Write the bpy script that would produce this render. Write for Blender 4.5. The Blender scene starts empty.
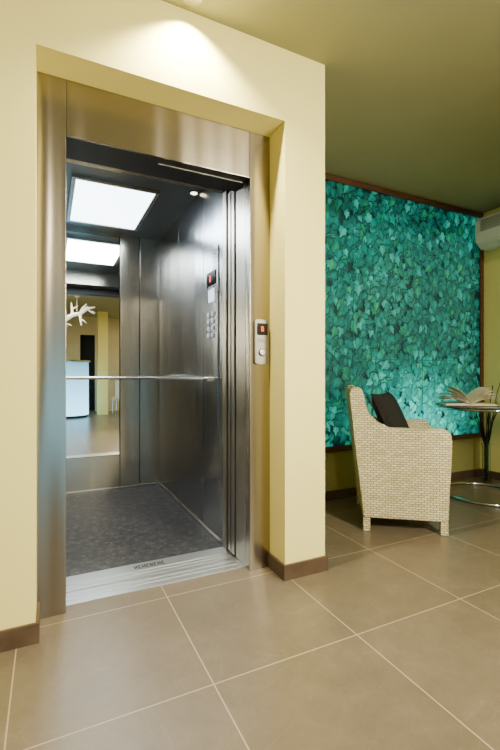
import bpy, bmesh, math, random
from mathutils import Vector, Matrix
random.seed(7)
C = bpy.context.scene.collection
PI = math.pi
R = math.radians

# ---------------------------------------------------------------- materials
def mat(name, base=(.5,.5,.5), rough=.5, metal=0, emit=None, estr=0, trans=0, coat=0, alpha=1, ior=1.45):
    m = bpy.data.materials.new(name); m.use_nodes = True
    p = m.node_tree.nodes['Principled BSDF']
    p.inputs['Base Color'].default_value = (*base, 1)
    p.inputs['Roughness'].default_value = rough
    p.inputs['Metallic'].default_value = metal
    p.inputs['IOR'].default_value = ior
    p.inputs['Transmission Weight'].default_value = trans
    p.inputs['Coat Weight'].default_value = coat
    if emit: 
        p.inputs['Emission Color'].default_value = (*emit, 1)
        p.inputs['Emission Strength'].default_value = estr
    return m
def nodes(m):
    nt = m.node_tree
    return nt, nt.nodes, nt.links, nt.nodes['Principled BSDF']
def coords(N, L, scale=(1,1,1), loc=(0,0,0)):
    g = N.new('ShaderNodeTexCoord')
    mp = N.new('ShaderNodeMapping'); mp.inputs['Scale'].default_value = scale; mp.inputs['Location'].default_value = loc
    L.new(g.outputs['Object'], mp.inputs['Vector'])
    return mp.outputs['Vector']
def ramp(N, L, fac, stops):
    r = N.new('ShaderNodeValToRGB'); e = r.color_ramp.elements
    while len(e) < len(stops): e.new(.5)
    for q, (p, c) in zip(e, stops): q.position = p; q.color = (*c, 1)
    L.new(fac, r.inputs['Fac']); return r.outputs['Color']
def noisy(m, c1, c2, scale=8, bump=.05, detail=6, sc=(1,1,1), bscale=None, lo=.3, hi=.7, dist=.01):
    nt, N, L, p = nodes(m); v = coords(N, L, sc)
    n = N.new('ShaderNodeTexNoise'); n.inputs['Scale'].default_value = scale; n.inputs['Detail'].default_value = detail
    L.new(v, n.inputs['Vector'])
    L.new(ramp(N, L, n.outputs['Fac'], [(lo, c1), (hi, c2)]), p.inputs['Base Color'])
    if bump:
        n2 = N.new('ShaderNodeTexNoise'); n2.inputs['Scale'].default_value = bscale or scale*4; n2.inputs['Detail'].default_value = 4
        L.new(v, n2.inputs['Vector'])
        b = N.new('ShaderNodeBump'); b.inputs['Strength'].default_value = bump; b.inputs['Distance'].default_value = dist
        L.new(n2.outputs['Fac'], b.inputs['Height']); L.new(b.outputs['Normal'], p.inputs['Normal'])
    return m
def brushed(name, base, rough, sc=(90,90,1.0), cvar=.012, aniso=0, arot=.25, wave=0):
    m = mat(name, base, rough, 1); nt, N, L, p = nodes(m); v = coords(N, L, sc)
    n = N.new('ShaderNodeTexNoise'); n.inputs['Scale'].default_value = 6; n.inputs['Detail'].default_value = 2
    L.new(v, n.inputs['Vector'])
    c2 = tuple(min(1,x*(1+cvar)) for x in base); c1 = tuple(x*(1-cvar) for x in base)
    L.new(ramp(N, L, n.outputs['Fac'], [(.3,c1),(.7,c2)]), p.inputs['Base Color'])
    if aniso:
        t = N.new('ShaderNodeTangent'); t.direction_type='RADIAL'; t.axis='Z'
        L.new(t.outputs['Tangent'], p.inputs['Tangent'])
        p.inputs['Anisotropic'].default_value = aniso; p.inputs['Anisotropic Rotation'].default_value = arot
    if wave:   # rolled sheet is never perfectly flat: a faint vertical bow
        v2 = coords(N, L, (5.5,5.5,.35)); n2 = N.new('ShaderNodeTexNoise'); n2.inputs['Scale'].default_value = 2.0; n2.inputs['Detail'].default_value = 0
        L.new(v2, n2.inputs['Vector'])
        b = N.new('ShaderNodeBump'); b.inputs['Strength'].default_value = 1; b.inputs['Distance'].default_value = wave
        L.new(n2.outputs['Fac'], b.inputs['Height']); L.new(b.outputs['Normal'], p.inputs['Normal'])
    return m

M = {}
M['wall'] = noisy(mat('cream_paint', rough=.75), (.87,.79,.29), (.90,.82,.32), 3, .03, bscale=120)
M['wall_alc'] = noisy(mat('shaded_olive_paint', rough=.75), (.34,.32,.10), (.38,.36,.12), 3, .03, bscale=120)  # olive tone, darkened in its colour for the alcove's shading
M['wall_dim'] = noisy(mat('dimmed_wall_paint', rough=.8), (.56,.46,.25), (.60,.50,.28), 3, .03, bscale=120)  # wall colour darkened so the lobby reflects dim in steel and mirror
M['ceil'] = noisy(mat('ceiling_paint', rough=.8), (.33,.32,.18), (.36,.35,.20), 2, .02, bscale=90)
M['shaft'] = mat('shaft_dark', (.03,.03,.03), .9)
M['base'] = noisy(mat('skirting_tile', rough=.45), (.065,.040,.024), (.11,.07,.045), 9, .05)
M['frame'] = brushed('bronze_steel', (.37,.325,.265), .22, aniso=.85, wave=.005)
M['steel'] = brushed('cabin_steel', (.30,.32,.35), .19, aniso=.7, wave=.0015)
M['steel_l'] = brushed('cabin_steel_light', (.47,.43,.37), .22, aniso=.7, wave=.0015)
M['steel_c'] = brushed('cabin_ceiling_steel', (.19,.22,.245), .30, sc=(1,90,90))
M['door'] = brushed('door_steel', (.42,.385,.33), .28, aniso=.5)
M['chrome'] = mat('chrome', (.8,.8,.8), .08, 1)
M['chrome_t'] = mat('tube_chrome', (.55,.55,.54), .14, 1)
M['satin'] = mat('satin_steel', (.55,.54,.51), .25, 1)
M['track'] = mat('track_steel', (.16,.16,.15), .4, 1)
M['panel'] = mat('panel_steel', (.24,.235,.215), .5, .6)
M['alu'] = brushed('sill_aluminium', (.62,.62,.60), .34, sc=(1.2,60,60))
M['mirror'] = mat('mirror_glass', (.95,.96,.94), .01, 1)
M['black'] = mat('black_metal', (.012,.012,.014), .5)
M['gap'] = mat('groove_black', (.02,.02,.02), .7)
M['lightpanel'] = mat('light_diffuser', (.9,.95,1), .4, emit=(.80,.95,1), estr=9)
M['lamp'] = mat('lamp_glow', (1,1,1), .4, emit=(1,.84,.55), estr=22)
M['lamp_s'] = mat('small_lamp_glow', (1,1,1), .4, emit=(1,.80,.50), estr=7)
M['white'] = mat('white_plastic', (.80,.80,.76), .35)
M['grey'] = mat('grey_plastic', (.22,.22,.19), .4)
M['red'] = mat('red_led', (.4,0,0), .4, emit=(1,.03,.02), estr=3)
M['label'] = mat('white_label', (.9,.9,.9), .4, emit=(.7,.85,1), estr=1.6)  # emission brightens the plate in place of light; it is no lamp
M['btn'] = mat('button_face', (.75,.75,.75), .35, emit=(.8,.88,1), estr=.35)  # slight glow put into the material so the buttons read bright
M['dglass'] = mat('display_black', (.01,.008,.008), .12)
M['wood'] = noisy(mat('dark_wood', rough=.45), (.07,.030,.016), (.13,.055,.028), 5, .05, sc=(1,8,8))
M['glass'] = mat('table_glass', (.35,.5,.42), .03, 0, trans=.75, coat=.3)
M['vglass'] = mat('vase_glass', (.75,.9,.85), .03, 0, trans=1)
M['paper'] = mat('book_paper', (.86,.79,.62), .7)
M['cover'] = mat('book_cover', (.14,.06,.05), .5)
M['twig'] = noisy(mat('twig_bark', rough=.8), (.018,.013,.007), (.045,.032,.018), 20, .2)
M['fabric'] = noisy(mat('black_fabric', rough=.95), (.006,.0055,.006), (.016,.014,.015), 60, .3, bscale=300)
M['branch'] = mat('white_branch', (.9,.9,.85), .5, emit=(1,.97,.85), estr=.6)
M['counter'] = mat('counter_glow', (.15,.3,.4), .4, emit=(.25,.68,1), estr=1.0)
nt,N,L,p = nodes(M['counter'])
lw=N.new('ShaderNodeTexCoord'); sx_=N.new('ShaderNodeSeparateXYZ'); L.new(lw.outputs['Object'], sx_.inputs[0])
mr_=N.new('ShaderNodeMapRange'); mr_.inputs['From Min'].default_value=.1; mr_.inputs['From Max'].default_value=1.3; mr_.inputs['To Min'].default_value=4.5; mr_.inputs['To Max'].default_value=.9
L.new(sx_.outputs['Z'], mr_.inputs['Value']); L.new(mr_.outputs['Result'], p.inputs['Emission Strength'])
M['dark'] = mat('dark_interior', (.015,.013,.012), .6)
M['seat_w'] = mat('white_leather', (.7,.69,.66), .5)

def tile_mat():
    m = mat('stone_tile', rough=.35); nt, N, L, p = nodes(m)
    T = .587
    v = coords(N, L, (1,1,1), (.105+T*10, -1.26+T*12, 0))
    b = N.new('ShaderNodeTexBrick'); b.offset = 0; b.squash = 1
    b.inputs['Scale'].default_value = 1; b.inputs['Brick Width'].default_value = T; b.inputs['Row Height'].default_value = T
    b.inputs['Mortar Size'].default_value = .0023; b.inputs['Mortar Smooth'].default_value = .1; b.inputs['Bias'].default_value = 0
    b.inputs['Color1'].default_value = (.93,.93,.93,1); b.inputs['Color2'].default_value = (1.05,1.05,1.05,1)
    L.new(v, b.inputs['Vector'])
    n = N.new('ShaderNodeTexNoise'); n.inputs['Scale'].default_value = 6.0; n.inputs['Detail'].default_value = 15; n.inputs['Roughness'].default_value = .84; n.inputs['Distortion'].default_value = .25
    L.new(v, n.inputs['Vector'])
    c = ramp(N, L, n.outputs['Fac'], [(.25,(.120,.094,.064)),(.5,(.160,.128,.089)),(.75,(.208,.170,.122))])
    n3 = N.new('ShaderNodeTexNoise'); n3.inputs['Scale'].default_value = 3; n3.inputs['Detail'].default_value = 6; n3.inputs['Distortion'].default_value = 1.2
    L.new(v, n3.inputs['Vector'])
    vn = ramp(N, L, n3.outputs['Fac'], [(.494,(1,1,1)),(.5,(1.22,1.2,1.18)),(.506,(1,1,1))])
    mu0 = N.new('ShaderNodeMixRGB'); mu0.blend_type='MULTIPLY'; mu0.inputs['Fac'].default_value=.8
    L.new(c, mu0.inputs[1]); L.new(vn, mu0.inputs[2])
    mu = N.new('ShaderNodeMixRGB'); mu.blend_type='MULTIPLY'; mu.inputs['Fac'].default_value=1
    L.new(mu0.outputs[0], mu.inputs[1]); L.new(b.outputs['Color'], mu.inputs[2])
    mx = N.new('ShaderNodeMixRGB'); L.new(b.outputs['Fac'], mx.inputs['Fac']); L.new(mu.outputs[0], mx.inputs[1]); mx.inputs[2].default_value = (.42,.35,.24,1)
    L.new(mx.outputs[0], p.inputs['Base Color'])
    rr = ramp(N, L, n.outputs['Fac'], [(.3,(.27,)*3),(.7,(.36,)*3)]); L.new(rr, p.inputs['Roughness'])
    ad = N.new('ShaderNodeMath'); ad.operation='MULTIPLY_ADD'; L.new(b.outputs['Fac'], ad.inputs[0]); ad.inputs[1].default_value=-.6; L.new(n.outputs['Fac'], ad.inputs[2])
    bp = N.new('ShaderNodeBump'); bp.inputs['Strength'].default_value=.3; bp.inputs['Distance'].default_value=.003
    L.new(ad.outputs[0], bp.inputs['Height']); L.new(bp.outputs['Normal'], p.inputs['Normal'])
    return m
M['tile'] = tile_mat()
def cab_floor():
    m = mat('cabin_floor_speckle', rough=.40); nt, N, L, p = nodes(m); v = coords(N, L)
    n = N.new('ShaderNodeTexNoise'); n.inputs['Scale'].default_value = 20; n.inputs['Detail'].default_value = 12; n.inputs['Roughness'].default_value=.88
    L.new(v, n.inputs['Vector'])
    L.new(ramp(N, L, n.outputs['Fac'], [(.42,(.012,.012,.014)),(.52,(.035,.033,.036)),(.62,(.14,.13,.135))]), p.inputs['Base Color'])
    return m
M['cabfloor'] = cab_floor()
def wicker():
    m = mat('wicker_weave', rough=.6); nt, N, L, p = nodes(m)
    tc = N.new('ShaderNodeTexCoord'); sx = N.new('ShaderNodeSeparateXYZ'); L.new(tc.outputs['Object'], sx.inputs[0])
    ad = N.new('ShaderNodeMath'); L.new(sx.outputs['X'], ad.inputs[0]); L.new(sx.outputs['Y'], ad.inputs[1])
    cb = N.new('ShaderNodeCombineXYZ'); L.new(ad.outputs[0], cb.inputs['X']); L.new(sx.outputs['Z'], cb.inputs['Y'])
    b = N.new('ShaderNodeTexBrick'); b.offset=.5
    b.inputs['Scale'].default_value=1; b.inputs['Brick Width'].default_value=.036; b.inputs['Row Height'].default_value=.0145
    b.inputs['Mortar Size'].default_value=.0030; b.inputs['Mortar Smooth'].default_value=1.0
    b.inputs['Color1'].default_value=(.62,.55,.33,1); b.inputs['Color2'].default_value=(.84,.76,.51,1); b.inputs['Mortar'].default_value=(.11,.085,.035,1)
    L.new(cb.outputs[0], b.inputs['Vector']); L.new(b.outputs['Color'], p.inputs['Base Color'])
    iv = N.new('ShaderNodeMath'); iv.operation='SUBTRACT'; iv.inputs[0].default_value=1; L.new(b.outputs['Fac'], iv.inputs[1])
    bp = N.new('ShaderNodeBump'); bp.inputs['Strength'].default_value=.8; bp.inputs['Distance'].default_value=.003
    L.new(iv.outputs[0], bp.inputs['Height']); L.new(bp.outputs['Normal'], p.inputs['Normal'])
    return m
M['wicker'] = wicker()
def leafmat():
    m = mat('backlit_leaf_print', (0.005,.03,.025), .3); nt, N, L, p = nodes(m)
    a = N.new('ShaderNodeAttribute'); a.attribute_name='Col'
    tc = N.new('ShaderNodeTexCoord')
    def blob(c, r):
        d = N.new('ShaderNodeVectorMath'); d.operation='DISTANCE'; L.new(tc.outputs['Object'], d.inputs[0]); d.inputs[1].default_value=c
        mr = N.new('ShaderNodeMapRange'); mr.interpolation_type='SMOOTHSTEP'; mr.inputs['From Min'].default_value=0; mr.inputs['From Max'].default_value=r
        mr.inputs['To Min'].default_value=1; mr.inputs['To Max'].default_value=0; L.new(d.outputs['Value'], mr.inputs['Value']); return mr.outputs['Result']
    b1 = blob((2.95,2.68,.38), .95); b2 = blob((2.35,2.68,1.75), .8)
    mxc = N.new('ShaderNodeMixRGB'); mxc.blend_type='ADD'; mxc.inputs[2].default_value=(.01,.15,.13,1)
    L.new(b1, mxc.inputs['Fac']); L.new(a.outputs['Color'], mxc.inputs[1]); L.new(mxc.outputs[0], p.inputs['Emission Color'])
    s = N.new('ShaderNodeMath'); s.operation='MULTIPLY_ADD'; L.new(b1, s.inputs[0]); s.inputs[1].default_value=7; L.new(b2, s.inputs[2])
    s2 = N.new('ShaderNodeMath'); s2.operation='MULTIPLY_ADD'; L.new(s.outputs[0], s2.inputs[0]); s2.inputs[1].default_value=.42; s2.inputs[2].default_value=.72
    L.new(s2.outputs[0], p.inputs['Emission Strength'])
    return m
M['leaf'] = leafmat()

# ---------------------------------------------------------------- mesh builder
class MB:
    def __init__(s): s.bm = bmesh.new()
    def box(s, x0,x1,y0,y1,z0,z1, bev=0, seg=2):
        t = bmesh.new()
        vs = [t.verts.new((x,y,z)) for x in (x0,x1) for y in (y0,y1) for z in (z0,z1)]
        for f in ((0,1,3,2),(4,6,7,5),(0,4,5,1),(2,3,7,6),(0,2,6,4),(1,5,7,3)): t.faces.new([vs[i] for i in f])
        if bev: bmesh.ops.bevel(t, geom=t.edges[:], offset=bev, segments=seg, affect='EDGES', profile=.5)
        s.merge(t); return s
    def merge(s, t, mtx=None):
        bmesh.ops.recalc_face_normals(t, faces=t.faces[:])
        me = bpy.data.meshes.new('tmp'); t.to_mesh(me); t.free()
        if mtx: me.transform(mtx)
        s.bm.from_mesh(me); bpy.data.meshes.remove(me)
    def prism(s, pts, axis, a, b, bev=0, seg=2):
        t = bmesh.new()
        def P(u,v,w): return {'x':(w,u,v),'y':(u,w,v),'z':(u,v,w)}[axis]
        A = [t.verts.new(P(u,v,a)) for u,v in pts]; B = [t.verts.new(P(u,v,b)) for u,v in pts]
        t.faces.new(A); t.faces.new(B[::-1])
        n = len(pts)
        for i in range(n): t.faces.new((A[i],A[(i+1)%n],B[(i+1)%n],B[i]))
        if bev: bmesh.ops.bevel(t, geom=t.edges[:], offset=bev, segments=seg, affect='EDGES', profile=.5)
        s.merge(t); return s
    def tube(s, pts, r, n=12, closed=False):
        pts = [Vector(p) for p in pts]; rs = r if isinstance(r,(list,tuple)) else [r]*len(pts)
        t = bmesh.new(); rings=[]; m=len(pts)
        up = None
        for i,p in enumerate(pts):
            if closed: tg = pts[(i+1)%m]-pts[i-1]
            else: tg = pts[min(i+1,m-1)]-pts[max(i-1,0)]
            tg.normalize()
            if up is None: up = Vector((0,0,1)) if abs(tg.z)<.9 else Vector((1,0,0))
            u = tg.cross(up).normalized(); v = u.cross(tg).normalized(); up = v
            rings.append([t.verts.new(p+rs[i]*(math.cos(2*PI*k/n)*u+math.sin(2*PI*k/n)*v)) for k in range(n)])
        for i in range(m if closed else m-1):
            a=rings[i]; b=rings[(i+1)%m]
            for k in range(n): t.faces.new((a[k],a[(k+1)%n],b[(k+1)%n],b[k]))
        if not closed: t.faces.new(rings[0][::-1]); t.faces.new(rings[-1])
        s.merge(t); return s
    def lathe(s, prof, c=(0,0,0), n=40, axis='z'):
        t = bmesh.new(); rings=[]
        for r,z in prof:
            rings.append([t.verts.new((r*math.cos(2*PI*k/n), r*math.sin(2*PI*k/n), z)) for k in range(n)])
        for a,b in zip(rings,rings[1:]):
            for k in range(n): t.faces.new((a[k],a[(k+1)%n],b[(k+1)%n],b[k]))
        t.faces.new(rings[0][::-1]); t.faces.new(rings[-1])
        mt = Matrix.Translation(c)
        if axis=='y': mt = mt @ Matrix.Rotation(PI/2,4,'X')
        if axis=='x': mt = mt @ Matrix.Rotation(-PI/2,4,'Y')
        s.merge(t, mt); return s
    def build(s, name, m, parent=None, off=(0,0,0), smooth=True):
        me = bpy.data.meshes.new(name)
        if any(off): bmesh.ops.translate(s.bm, verts=s.bm.verts[:], vec=-Vector(off))
        s.bm.to_mesh(me); s.bm.free(); me.materials.append(m)
        if smooth:
            for p in me.polygons: p.use_smooth = True
            try: me.set_sharp_from_angle(angle=R(35))
            except Exception: pass
        o = bpy.data.objects.new(name, me); C.objects.link(o)
        if smooth:      # keep flat faces flat beside small bevels
            w = o.modifiers.new('weighted_normal','WEIGHTED_NORMAL'); w.weight=100; w.keep_sharp=True
        if parent: o.parent = parent
        return o
def tag(o, label=None, cat=None, group=None, kind=None):
    if label: o['label']=label
    if cat: o['category']=cat
    if group: o['group']=group
    if kind: o['kind']=kind
    return o
def thing(name, label, cat, loc=(0,0,0), rz=0, group=None):
    o = bpy.data.objects.new(name, None); C.objects.link(o); o.location=loc; o.rotation_euler=(0,0,rz); o.empty_display_size=.1
    return tag(o, label, cat, group)
def struct(name, mb, m): return tag(mb.build(name, m, smooth=False), kind='structure')

H = 2.59
YW = 1.75; YF = 1.905; XL = -.042; XR = 1.04; XC = 1.277; ZL = 2.24; YA = 2.71; XE = 3.85; XO=-1.7; YB=-4.6
# ---------------------------------------------------------------- the setting
struct('floor', MB().box(XO-.1,XE+.1,YB-.8,1.960,-.1,0).box(XC,XE+.1,1.960,YA+.1,-.1,0), M['tile'])
struct('ceiling', MB().box(XO-.1,XE+.1,YB-.8,4.3,H,H+.1), M['ceil'])
struct('wall_front', MB().box(XO,XL,YW,YF,0,H).box(XL,XR,YW,YF,ZL,H).box(XR,XC,YW,YF,0,H), M['wall'])
struct('wall_shaft_side', MB().box(1.215,XC,YF,4.2,0,H), M['wall'])
struct('wall_shaft_back', MB().box(XO,1.215,4.1,4.2,-.1,H), M['shaft'])
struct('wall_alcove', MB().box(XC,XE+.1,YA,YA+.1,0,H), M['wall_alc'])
struct('wall_right', MB().box(XE,XE+.1,YB,YA,0,H), M['wall'])
struct('wall_left', MB().box(XO-.1,XO,YB,4.2,0,H), M['wall_dim'])
dx0,dx1=.78,1.16
struct('wall_back', MB().box(XO,dx0,YB-.1,YB,0,H).box(dx1,XE,YB-.1,YB,0,H).box(dx0,dx1,YB-.1,YB,2.1,H), M['wall_dim'])
struct('wall_passage', MB().box(dx0-.3,dx1+.3,YB-.8,YB-.7,0,H).box(dx0-.4,dx0-.3,YB-.8,YB-.1,0,H).box(dx1+.3,dx1+.4,YB-.8,YB-.1,0,H), M['dark'])
struct('wall_pillar', MB().box(1.12,1.36,-3.7,-3.46,0,H), M['wall'])
hb=.075; tb=.012
struct('baseboard_left', MB().box(XO,XL+tb,YW-tb,YW,0,hb,.001).box(XL,XL+tb,YW,YF-.001,0,hb,.001), M['base'])
struct('baseboard_column', MB().box(XR-tb,XC+tb,YW-tb,YW,0,hb,.001).box(XR-tb,XR,YW,YF-.001,0,hb,.001).box(XC,XC+tb,YW,YA,0,hb,.001), M['base'])
struct('baseboard_alcove', MB().box(XC+tb,XE,YA-tb,YA,0,hb,.001), M['base'])
struct('baseboard_right', MB().box(XE-tb,XE,YB,YA-tb,0,hb,.001), M['base'])

# ---------------------------------------------------------------- landing door frame
OL,OR_,OT = .0675,.925,2.005
f = thing('elevator_door_frame','brushed bronze steel portal framing the open elevator doorway','door frame',(.5,YF,0))
o=(.5,YF,0)
yb=YF+.055
MB().box(XL,OL,YF,yb,0,ZL,.002).build('jamb',M['frame'],f,o)
MB().box(OR_,XR,YF,yb,0,ZL,.002).build('jamb',M['frame'],f,o)
MB().box(OL+.0012,OR_-.0012,YF,YF+.012,OT,ZL-.001,.002).build('header',M['frame'],f,o)
MB().box(OR_,OR_+.010,yb+.001,2.080,.005,OT-.002,.001).build('jamb_return',M['door'],f,o)
MB().box(OL,OR_-.0005,YF+.0125,2.085,OT+.001,OT+.20).build('track_housing',M['black'],f,o)
MB().box(.47,OR_-.005,yb+.002,yb+.010,OT-.005,OT+.0005,.001).build('door_track',M['track'],f,o)
s=MB().box(XL+.02,1.18,1.961,2.075,-.04,.001)
for a,b in ((1.9615,2.000),(2.006,2.036),(2.042,2.075)): s.box(OL,OR_,a,b,.001,.004,.001)
s.build('door_sill',M['alu'],f,o)

def door(name,x0,y0,y1,z1,label,seal=True):
    t = thing(name,label,'elevator door',((x0+1.19)/2,(y0+y1)/2,0))
    oo=t.location[:]
    MB().box(x0,1.195,y0,y1,.012,z1,.003).build('door_panel',M['door'],t,oo)
    if seal: MB().box(x0-.003,x0-.0005,y1-.008,y1-.004,.02,z1-.01,.001).build('edge_seal',M['black'],t,oo)
    return t
door('elevator_door',.942,1.9745,2.010,OT-.012,'front steel landing door panel slid open behind the right frame')
door('elevator_door',.942,2.020,2.054,OT-.012,'rear steel landing door panel just behind the front one')
door('elevator_door',.918,2.092,2.138,2.03,'steel cabin door panel nearest the landing doors, slid open at right')
door('elevator_door',.918,2.142,2.184,2.03,'innermost steel cabin door panel beside the cabin button wall')

# ---------------------------------------------------------------- cabin
CL,CR,CF,CB,CT = -.115,.915,2.24,3.78,2.23
cab = thing('elevator_cabin','dark brushed steel elevator cabin with half mirrored back wall and speckled floor','elevator cabin',(.4,3.0,0))
oc=(.4,3.0,0)
MB().box(CL,CR,CF,CB,-.06,.004).build('cabin_floor',M['cabfloor'],cab,oc)
w=MB().box(CR,CR+.03,CF+.006,2.575,0,CT+.1,.0015).box(CR,CR+.03,2.581,3.16,0,CT+.1,.0015).box(CR,CR+.03,3.166,CB,0,CT+.1,.0015)
w.build('side_wall',M['steel'],cab,oc)
MB().box(CL-.03,CL,CF,CB,0,CT+.1).build('side_wall',M['steel'],cab,oc)
MB().box(CL-.03,.564,CB,CB+.03,0,.30,.0015).box(CL-.03,.564,CB,CB+.03,2.205,CT+.1,.0015).box(.570,.735,CB,CB+.03,0,CT+.1,.0015).box(.741,CR+.03,CB,CB+.03,0,CT+.1,.0015).build('rear_wall',M['steel_l'],cab,oc)
MB().box(CL-.03,CR,CB+.031,CB+.04,0,CT+.1).box(CR+.031,CR+.035,CF+.045,CB,0,CT+.1).build('outer_shell',M['gap'],cab,oc)
MB().box(CL,.560,CB-.004,CB+.012,.305,2.200).build('mirror',M['mirror'],cab,oc)
MB().box(CL-.03,CR+.03,CF,CB+.03,CT+.1,CT+.13).box(CL,CR,CF+.0,CB,CT,CT+.02).build('cabin_ceiling',M['steel_c'],cab,oc)
MB().box(CL,OR_+.2,2.101,CF-.021,2.06,2.2).build('door_operator',M['black'],cab,oc)
MB().box(CL,CR-.001,CF-.02,CF+.04,2.070,CT-.001,.002).build('front_header',M['steel_l'],cab,oc)
MB().box(CR-.003,CR+.03,CF-.050,CF+.005,.006,2.055,.002).build('return_post',M['door'],cab,oc)
MB().box(CL-.03,.066,CF-.02,CF+.044,0,2.055,.003).build('return_post',M['door'],cab,oc)
sl=MB().box(CL,1.18,2.085,CF,-.04,.001)
for a,b in ((2.086,2.112),(2.118,2.144),(2.150,2.239)): sl.box(CL,CR-.004,a,b,.001,.004,.001)
sill=sl.build('cabin_sill',M['alu'],cab,oc)
g=MB(); x=.40
for i,wd in enumerate((.016,.014,.017,.013,.016,.014,.017,.014)):
    if i%2: g.box(x,x+.005,2.172,2.210,.004,.0046).box(x,x+wd,2.172,2.179,.004,.0046).box(x,x+wd,2.203,2.210,.004,.0046)
    else: g.box(x,x+.005,2.172,2.210,.004,.0046).box(x+wd-.005,x+wd,2.172,2.210,.004,.0046).box(x,x+wd,2.188,2.194,.004,.0046)
    x+=wd+.005
g.build('maker_mark',M['gap'],sill,oc)
MB().box(CR-.010,CR-.0005,CF+.05,CB-.012,.004,.022,.002).box(CL+.01,CR-.011,CB-.012,CB-.001,.004,.022,.002).build('floor_trim',M['satin'],cab,oc)
lf=MB().box(.13,.67,2.75,2.775,2.208,2.2295).box(.13,.67,3.535,3.56,2.208,2.2295).box(.13,.155,2.776,3.534,2.208,2.2295).box(.645,.67,2.776,3.534,2.208,2.2295)
lo=lf.build('lamp_frame',M['satin'],cab,oc)
MB().box(.156,.644,2.776,3.534,2.214,2.2285).build('lamp_diffuser',M['lightpanel'],lo,oc)
SX,SY=.882,2.68
sp=MB().lathe([(.029,2.222),(.029,2.2295),(.02,2.2295)],(SX,SY,0)).build('spotlight_ring',M['satin'],cab,oc)
MB().lathe([(.021,2.220),(.021,2.2218)],(SX,SY,0)).build('spotlight_bulb',M['lamp_s'],sp,oc)
zr=.975
rl=MB().tube([(CL+.02,CB-.055,zr),(CR-.10,CB-.055,zr),(CR-.07,CB-.062,zr),(CR-.055,CB-.09,zr),(CR-.055,2.40,zr),(CR-.045,2.375,zr),(CR-.007,2.37,zr)],.013).build('handrail',M['satin'],cab,oc)
for x in (.05,.50): MB().tube([(x,CB-.055,zr-.003),(x,CB-.005,zr-.003)],.008).lathe([(.018,0),(.018,.004)],(x,CB-.005,zr-.003),axis='y').build('bracket',M['satin'],rl,oc)
for y in (2.70,3.5): MB().tube([(CR-.055,y,zr-.003),(CR-.001,y,zr-.003)],.008).lathe([(.018,0),(.018,.004)],(CR-.002,y,zr-.003),axis='x').build('bracket',M['satin'],rl,oc)
xp=CR-.006
bpn=MB().box(xp,CR-.0005,2.31,2.545,.62,1.78,.002).build('button_panel',M['steel'],cab,oc)
MB().box(xp-.004,xp-.0003,2.345,2.50,1.555,1.64,.001).build('display',M['dglass'],bpn,oc)
def seg(mb, axis, w0, u, v, hgt, th, d, segs='abcdef', flip=1):
    wd=hgt*.55; t=hgt*.13
    S={'a':(0,wd,hgt-t,hgt),'d':(0,wd,0,t),'g':(0,wd,hgt/2-t/2,hgt/2+t/2),'f':(0,t,hgt/2,hgt),'e':(0,t,0,hgt/2),'b':(wd-t,wd,hgt/2,hgt),'c':(wd-t,wd,0,hgt/2)}
    for q in segs:
        a,b,c_,e=S[q]
        if axis=='x': 
            y0,y1=sorted((u+flip*a,u+flip*b)); mb.box(w0-d,w0,y0,y1,v+c_,v+e)
        else: mb.box(u+a,u+b,w0-d,w0,v+c_,v+e)
    return mb
seg(MB(),'x',xp-.0042,2.44,1.578,.038,.0,.001,flip=-1).build('floor_digit',M['red'],bpn,oc)
MB().box(xp-.003,xp-.0003,2.365,2.465,1.452,1.530,.001).build('notice_plate',M['label'],bpn,oc)
for r_ in range(4):
    for c_ in range(2):
        y=2.385+c_*.07; z=1.245+r_*.043
        MB().lathe([(.015,0),(.015,.004),(.012,.006)],(xp-.006,y,z),n=20,axis='x').build('button',M['btn'],bpn,oc)

# ---------------------------------------------------------------- landing call panel
cp = thing('call_panel','grey elevator call panel with red digit display on the right frame jamb','call panel',(.985,YF,1.13)); op=(.985,YF,1.13)
def rrect(x0,x1,z0,z1,r,n=6):
    P=[]
    for cx,cz,a in ((x1-r,z0+r,-90),(x1-r,z1-r,0),(x0+r,z1-r,90),(x0+r,z0+r,180)):
        for k in range(n+1): P.append((cx+r*math.cos(R(a+90*k/n)),cz+r*math.sin(R(a+90*k/n))))
    return P
MB().prism(rrect(.947,1.026,1.055,1.285,.018),'y',YF-.014,YF-.0005).prism(rrect(.951,1.022,1.059,1.281,.016),'y',YF-.017,YF-.014).build('housing',M['panel'],cp,op)
MB().box(.957,1.016,YF-.019,YF-.0173,1.205,1.265,.002).build('display',M['dglass'],cp,op)
seg(MB(),'y',YF-.0193,.980,1.224,.024,0,.001,'abcdef').build('floor_digit',M['red'],cp,op)
MB().box(.960,1.013,YF-.0185,YF-.0173,1.170,1.188,.001).build('name_plate',M['grey'],cp,op)
MB().lathe([(.020,0),(.020,.002),(.019,.003)],(.985,YF-.0173,1.115),n=28,axis='y').build('button_ring',M['gap'],cp,op)
MB().lathe([(.016,0),(.016,.004),(.013,.006)],(.985,YF-.0205,1.115),n=28,axis='y').build('call_button',M['satin'],cp,op)

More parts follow.
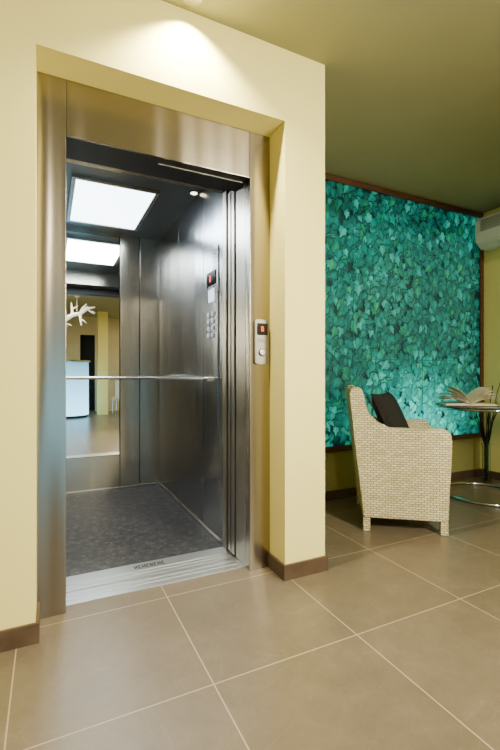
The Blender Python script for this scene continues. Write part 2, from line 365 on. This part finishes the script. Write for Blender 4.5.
# ---------------------------------------------------------------- ivy light wall
X0,X1,Z0,Z1=1.45,3.80,.435,2.535
iv = thing('picture_panel','large backlit teal ivy leaf picture in dark wood frame behind the wicker armchair','picture panel',((X0+X1)/2,YA,0)); oi=((X0+X1)/2,YA,0)
MB().box(X0-.02,X1+.02,YA-.02,YA-.001,Z0-.02,Z1+.02).build('backing',mat('print_dark',(.0,.01,.01),.5,emit=(0,.05,.05),estr=.3),iv,oi)
bm=bmesh.new()
shape=[(0,-.36),(.20,-.50),(.46,-.36),(.44,-.10),(.52,.10),(.30,.22),(.14,.46),(0,.72),(-.14,.46),(-.30,.22),(-.52,.10),(-.44,-.10),(-.46,-.36),(-.20,-.50)]
NL=3500
lay=bm.loops.layers.float_color.new('Col')
pal=[(.0,.15,.105),(.0,.19,.135),(.004,.26,.18),(.010,.36,.25),(.0,.17,.14),(.03,.46,.33),(.015,.32,.13),(.0,.23,.16)]
yy=YA-.0212
for i in range(NL):
    x=random.uniform(X0,X1); z=random.uniform(Z0,Z1); s=random.uniform(.050,.086)
    a=random.gauss(PI,.65)
    k=i/NL
    c=Vector(random.choice(pal))*(.46+.62*k)*random.uniform(.78,1.18)
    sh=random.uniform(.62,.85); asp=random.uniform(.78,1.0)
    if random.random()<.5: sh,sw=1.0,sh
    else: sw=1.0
    for layer in (0,1):
        yy-=.9e-6; y=yy
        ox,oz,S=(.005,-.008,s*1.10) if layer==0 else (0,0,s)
        P=[]
        for (u,v) in [(0,-.05)]+shape:
            u*=S*asp; v*=S
            P.append((min(max(x+ox+u*math.cos(a)-v*math.sin(a),X0-.015),X1+.015),min(max(z+oz+u*math.sin(a)+v*math.cos(a),Z0-.015),Z1+.015)))
        vs=[bm.verts.new((X,y,Z)) for X,Z in P]; ce=vs[0]; ring=vs[1:]
        n=len(ring)
        for q in range(n):
            try: fc=bm.faces.new((ce,ring[q],ring[(q+1)%n]))
            except ValueError: continue
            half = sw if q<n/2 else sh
            for lp in fc.loops:
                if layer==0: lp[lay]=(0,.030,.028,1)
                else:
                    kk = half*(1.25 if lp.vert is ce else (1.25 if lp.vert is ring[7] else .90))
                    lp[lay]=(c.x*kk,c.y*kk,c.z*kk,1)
mb=MB(); mb.bm.free(); mb.bm=bm
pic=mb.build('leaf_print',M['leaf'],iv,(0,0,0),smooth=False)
pic.location=(-oi[0],-oi[1],0)
sm=MB()
for x in (2.235,3.02): sm.box(x,x+.006,YA-.0288,YA-.0280,Z0,Z1)
for z in (1.13,1.83): sm.box(X0,X1,YA-.0288,YA-.0280,z,z+.005)
sm.build('sheet_joint',mat('joint_line',(0,.03,.03),.5,emit=(0,.07,.06),estr=1),iv,oi)
fr=.045
MB().box(X0-fr,X1+fr,YA-.045,YA-.029,Z1,Z1+fr,.003).box(X0-fr,X1+fr,YA-.029,YA-.001,Z1+.021,Z1+fr).build('frame_rail',M['wood'],iv,oi)
MB().box(X0-fr,X1+fr,YA-.045,YA-.029,Z0-fr,Z0,.003).box(X0-fr,X1+fr,YA-.029,YA-.001,Z0-fr,Z0-.021).build('frame_rail',M['wood'],iv,oi)
MB().box(X0-fr,X0,YA-.045,YA-.029,Z0,Z1,.003).build('frame_stile',M['wood'],iv,oi)
MB().box(X1,X1+fr,YA-.045,YA-.029,Z0,Z1,.003).build('frame_stile',M['wood'],iv,oi)

# ---------------------------------------------------------------- air conditioner on the right wall
ac=thing('air_conditioner','white wall air conditioner high in the corner beside the ivy picture','air conditioner',(XE,2.2,2.2)); oa=(XE,2.2,2.2)
prof=[(XE,2.20),(XE-.12,2.20),(XE-.19,2.25),(XE-.205,2.33),(XE-.20,2.46),(XE-.17,2.49),(XE,2.49)]
MB().prism(prof,'y',1.78,2.62,.008).build('housing',M['white'],ac,oa)
MB().prism([(XE-.125,2.196),(XE-.130,2.188),(XE-.196,2.236),(XE-.193,2.246)],'y',1.83,2.57,.001).build('louver',M['white'],ac,oa)
gg=MB()
for k in range(9): gg.box(XE-.2085,XE-.203,1.84,2.56,2.345+k*.012,2.350+k*.012,.0008)
gg.build('grille',M['grey'],ac,oa)
MB().box(XE-.2075,XE-.200,1.86,1.90,2.295,2.305).build('indicator',M['dglass'],ac,oa)

# ---------------------------------------------------------------- wicker armchair
ch=thing('wicker_armchair','pale woven wicker armchair facing the glass table, black cushion on it','armchair',(2.207,2.175,0),R(-36.5))
W=.31
def bez(p0,p1,p2,n): return [((1-t)**2*p0[0]+2*t*(1-t)*p1[0]+t*t*p2[0],(1-t)**2*p0[1]+2*t*(1-t)*p1[1]+t*t*p2[1]) for t in [k/n for k in range(n+1)]]
arm=[(-.258,.085),(.258,.085),(.266,.36)]+bez((.276,.585),(.282,.660),(.225,.662),5)+[(.08,.658)]+bez((-.09,.660),(-.215,.664),(-.250,.845),7)+bez((-.258,.895),(-.268,.922),(-.297,.922),3)+bez((-.318,.922),(-.343,.918),(-.340,.880),3)+[(-.322,.70),(-.300,.50),(-.276,.30)]
MB().prism(arm,'y',-W,-W+.075,.012,3).build('armrest',M['wicker'],ch)
MB().prism(arm,'y',W-.075,W,.012,3).build('armrest',M['wicker'],ch)
inner=bez((-.165,.42),(-.19,.62),(-.250,.880),6)
MB().prism([(-.258,.10),(-.165,.10)]+inner+[(-.265,.912),(-.297,.918),(-.333,.905),(-.338,.87),(-.320,.70),(-.298,.50),(-.274,.30)],'y',-W+.0755,W-.0755).build('backrest',M['wicker'],ch)
MB().box(-.158,.262,-W+.076,W-.076,.10,.40,.015,3).build('seat',M['wicker'],ch)
for sx in (-.234,.234):
    for sy in (-W+.030,W-.030):
        MB().prism([(sx-.022,sy-.022),(sx+.022,sy-.022),(sx+.022,sy+.022),(sx-.022,sy+.022)],'z',0,.0845,.004).build('leg',M['wicker'],ch)
def pillow(sx,sy,sz,n=22):
    t=bmesh.new(); g={}
    for side_ in (1,-1):
        for i in range(n+1):
            for j in range(n+1):
                u=i/n*2-1; v=j/n*2-1
                e=(max(0,1-u**4)*max(0,1-v**4))**.5
                pin=1-.06*(1-abs(u)**2)*abs(v)**3; pin2=1-.06*(1-abs(v)**2)*abs(u)**3
                if (i in(0,n) or j in(0,n)) and side_==-1: g[(side_,i,j)]=g[(1,i,j)]; continue
                g[(side_,i,j)]=t.verts.new((u*sx*pin2,side_*sy*e,v*sz*pin))
        for i in range(n):
            for j in range(n):
                q=[g[(side_,i,j)],g[(side_,i+1,j)],g[(side_,i+1,j+1)],g[(side_,i,j+1)]]
                t.faces.new(q if side_==1 else q[::-1])
    return t
PS=.225
cu=thing('cushion','black fabric throw cushion leaning against the wicker armchair back','cushion')
cb=MB(); cb.merge(pillow(PS,.055,PS)); cb.build('cushion_body',M['fabric'],cu)
pp=MB(); pts=[]
for k in range(64):
    a=k/16; q=int(a); tt=(a-q)*2-1
    u,v={0:(tt,-1),1:(1,tt),2:(-tt,1),3:(-1,-tt)}[q]
    pts.append((u*PS*(1-.06*(1-v*v)*abs(u)**3),0,v*PS*(1-.06*(1-u*u)*abs(v)**3)))
pp.tube(pts,.004,8,closed=True).build('piping',M['fabric'],cu)
cm = Matrix.Translation(ch.location) @ Matrix.Rotation(R(-36.5),4,'Z')
cu.matrix_world = cm @ Matrix.Translation((-.025,.0,.668)) @ Matrix.Rotation(R(68),4,'Z') @ Matrix.Rotation(R(-24),4,'X')

# ---------------------------------------------------------------- table
TX,TY,TR=3.27,2.26,.385
tb_=thing('side_table','round glass side table with bent chrome tube base, open book on top','table',(TX,TY,0))
MB().lathe([(TR-.004,.742),(TR,.745),(TR,.752),(TR-.004,.755)],n=72).build('table_top',M['glass'],tb_)
MB().tube([(( TR-.03)*math.cos(2*PI*k/64),(TR-.03)*math.sin(2*PI*k/64),.730) for k in range(64)],.0115,closed=True).build('top_ring',M['chrome_t'],tb_)
a0,a1=R(0),R(280)
MB().tube([(.33*math.cos(a0+(a1-a0)*k/48),.33*math.sin(a0+(a1-a0)*k/48),.0135) for k in range(49)],.0135).build('base_ring',M['chrome_t'],tb_)
for a in (0,280):
    MB().tube([(.33*math.cos(R(a)),.33*math.sin(R(a)),.012),(.335*math.cos(R(a)),.335*math.sin(R(a)),.05),(.35*math.cos(R(a)),.35*math.sin(R(a)),.72)],.0125).build('post',M['chrome_t'],tb_)
bk=thing('open_book','open book with fanned pages lying on the round glass table','book',(3.06,2.275,.7555),R(-38))
MB().box(-.20,-.006,-.14,.14,0,.004,.001).box(.006,.20,-.14,.14,0,.004,.001).box(-.006,.006,-.14,.14,0,.003).build('cover',M['cover'],bk)
pg=MB()
for k,u in enumerate((-1.0,-.92,-.82,-.70,-.56,-.38,.45,.60,.74,.86,.96)):
    th0=PI/2-u*R(60); bend=-(1 if u>0 else -1)*R(48)
    x_=0; z_=.012; pts=[(x_,z_)]
    n=10
    for q in range(n):
        th=th0+bend*(q/n)**1.2
        x_+=.0205*math.cos(th); z_=max(.018,z_+.0205*math.sin(th)*.95)
        pts.append((x_,z_))
    up=[(a,b+.0022) for a,b in pts]
    pg.prism(pts+up[::-1],'y',-.135,.135)
pg.prism([(-.185,.0045),(.185,.0045),(.18,.016),(.04,.022),(0,.012),(-.04,.022),(-.18,.016)],'y',-.135,.135).build('pages',M['paper'],bk)

va=thing('floor_vase','slim glass floor vase with curling dark twigs in the corner behind the table','vase',(3.70,2.54,0))
MB().lathe([(.040,0),(.042,.01),(.036,.15),(.034,.30),(.042,.36),(.039,.36),(.031,.30),(.033,.15),(.036,.02)],n=36).build('vase_body',M['vglass'],va)
for k in range(16):
    a=random.uniform(0,2*PI); h=random.uniform(.40,.85); sp_=random.uniform(.05,.13); ph=random.uniform(0,6); am=random.uniform(.008,.018)
    pts=[(.012*math.cos(a),.012*math.sin(a),.03),(.014*math.cos(a),.014*math.sin(a),.34)]
    for q in range(1,15):
        t_=q/14
        pts.append((.014*math.cos(a)+sp_*t_*math.cos(a)+am*t_*math.sin(ph+t_*8),.014*math.sin(a)+sp_*t_*math.sin(a)*.8+am*t_*math.cos(ph+t_*8),.34+h*.8*t_))
    pts=[(min(p[0],.12),min(p[1],.10),p[2]) for p in pts]
    MB().tube(pts,[.0055*(1-.5*q/15) for q in range(16)],6).build('twig',M['twig'],va)

# ---------------------------------------------------------------- ceiling downlights
def downlight(x,y,label):
    t=thing('ceiling_downlight',label,'ceiling light',(x,y,H))
    MB().lathe([(.036,-.006),(.047,-.006),(.049,-.0005),(.036,-.0005)],n=36).build('rim',M['satin'],t)
    MB().lathe([(.033,-.004),(.033,-.0008)],n=30).build('bulb',M['lamp'],t)
    return t
downlight(.54,1.67,'recessed ceiling spotlight right above the elevator doorway lintel')

# ---------------------------------------------------------------- things behind the viewpoint, seen in the mirror
rc=thing('reception_counter','glowing pale blue curved reception counter seen in the cabin mirror','counter',(.42,-3.2,0))
MB().lathe([(.46,0.06),(.46,1.30)],n=56).build('counter_body',M['counter'],rc)
MB().lathe([(.43,0),(.43,.059)],n=48).build('plinth',M['dark'],rc)
MB().lathe([(.49,1.301),(.50,1.31),(.50,1.335),(.49,1.345)],n=56).build('counter_top',M['satin'],rc)
pn=thing('branch_pendant','white branch pendant hanging from the ceiling, seen in the cabin mirror','pendant',(.52,-1.5,H))
MB().tube([(0,0,0),(0,0,-.30)],.006).lathe([(.05,-.02),(.05,-.001)]).build('hanger',M['white'],pn)
main=[Vector(v) for v in ((-.34,.05,-.56),(-.22,.0,-.50),(-.08,-.03,-.38),(.06,.0,-.35),(.20,.04,-.24),(.34,.0,-.20))]
MB().tube(main,[.014,.034,.042,.038,.028,.010],10).build('branch',M['branch'],pn)
for (i,dx,dy,dz,r0) in ((1,-.12,.05,.14,.020),(2,-.02,-.08,.26,.026),(3,.12,.06,.20,.020),(1,.05,-.06,-.13,.018),(3,.02,.05,-.24,.026),(4,.13,-.05,-.10,.018)):
    p0=main[i]; p1=p0+Vector((dx*.3,dy*.6,dz*.5)); p2=p0+Vector((dx,dy,dz)); p2.z=min(p2.z,-.03)
    MB().tube([p0,p1,p2],[r0,r0*.85,r0*.35],8).tube([p1,p1+Vector((.06,.02,dz*.10)),p1+Vector((.11,.01,dz*.30))],[r0*.7,r0*.5,r0*.2],8).build('branch',M['branch'],pn)
def chair2(x,y,rz,label):
    t=thing('lounge_chair',label,'chair',(x,y,0),rz)
    MB().box(-.24,.24,-.24,.24,.38,.46,.02,3).build('seat',M['seat_w'],t)
    MB().box(-.24,.24,.20,.26,.461,.86,.02,3).build('backrest',M['seat_w'],t)
    for sx in (-1,1):
        for sy in (-1,1): MB().tube([(sx*.21,sy*.21,0),(sx*.20,sy*.20,.379)],.012).build('leg',M['chrome'],t)
    return t
chair2(1.66,-2.95,R(200),'white lounge chair beside the cream pillar, seen in the cabin mirror')

# ---------------------------------------------------------------- lights
def area(loc,rot,size,power,color,sy=None,shape='SQUARE',spread=None):
    l=bpy.data.lights.new('area_light','AREA'); l.energy=power; l.color=color; l.size=size
    if sy: l.shape='RECTANGLE'; l.size_y=sy
    else: l.shape=shape
    if spread: l.spread=spread
    o=bpy.data.objects.new('area_light',l); o.location=loc; o.rotation_euler=rot; C.objects.link(o); return o
def spot(loc,target,power,color,ang,blend,r=.02,spec=1):
    l=bpy.data.lights.new('spot_light','SPOT'); l.energy=power; l.color=color; l.spot_size=R(ang); l.spot_blend=blend; l.shadow_soft_size=r; l.specular_factor=spec
    o=bpy.data.objects.new('spot_light',l); o.location=loc
    o.rotation_euler=(Vector(target)-Vector(loc)).to_track_quat('-Z','Y').to_euler(); C.objects.link(o); return o
WARM=(1,.89,.62)
area((1.6,-.9,2.54),(0,0,0),.5,28,WARM)
area((.06,-1.2,2.54),(0,0,0),.14,36,WARM,shape='DISK')  # added lamp, placed for the vertical bright band on the left jamb
area((2.6,-3.2,2.54),(0,0,0),.6,34,WARM)
area((1.75,-.8,1.95),(R(70),0,R(24)),.4,76,(1,.90,.64),spread=R(112))  # added flash-like fill near the viewpoint, aimed at the door wall; no fixture
spot((.54,1.665,2.57),(.54,1.72,0),210,(1,.88,.56),124,.65,.03)
spot((3.2,.6,2.55),(3.9,2.2,1.5),60,(1,.88,.58),70,.6,.05)
area((.4,3.15,2.205),(0,0,0),.48,21,(.84,.94,1),.74)
spot((SX-.03,SY,2.21),(SX-.03,SY+.03,0),12,(1,.86,.62),100,.5,.02,.1)
area((2.7,YA-.06,1.4),(R(90),0,0),2.0,7,(.25,1,.80),1.8)
w_=bpy.data.worlds.new('World'); bpy.context.scene.world=w_; w_.use_nodes=True
w_.node_tree.nodes['Background'].inputs[0].default_value=(.5,.45,.3,1); w_.node_tree.nodes['Background'].inputs[1].default_value=.05

# ---------------------------------------------------------------- camera
cd=bpy.data.cameras.new('Camera'); cam=bpy.data.objects.new('Camera',cd); C.objects.link(cam)
cam.location=(0,0,1); cam.rotation_euler=(R(90),0,R(-25.9))
cd.sensor_fit='VERTICAL'; cd.sensor_height=36; cd.sensor_width=24; cd.lens=415.6/750*36; cd.clip_start=.02
bpy.context.scene.camera=cam
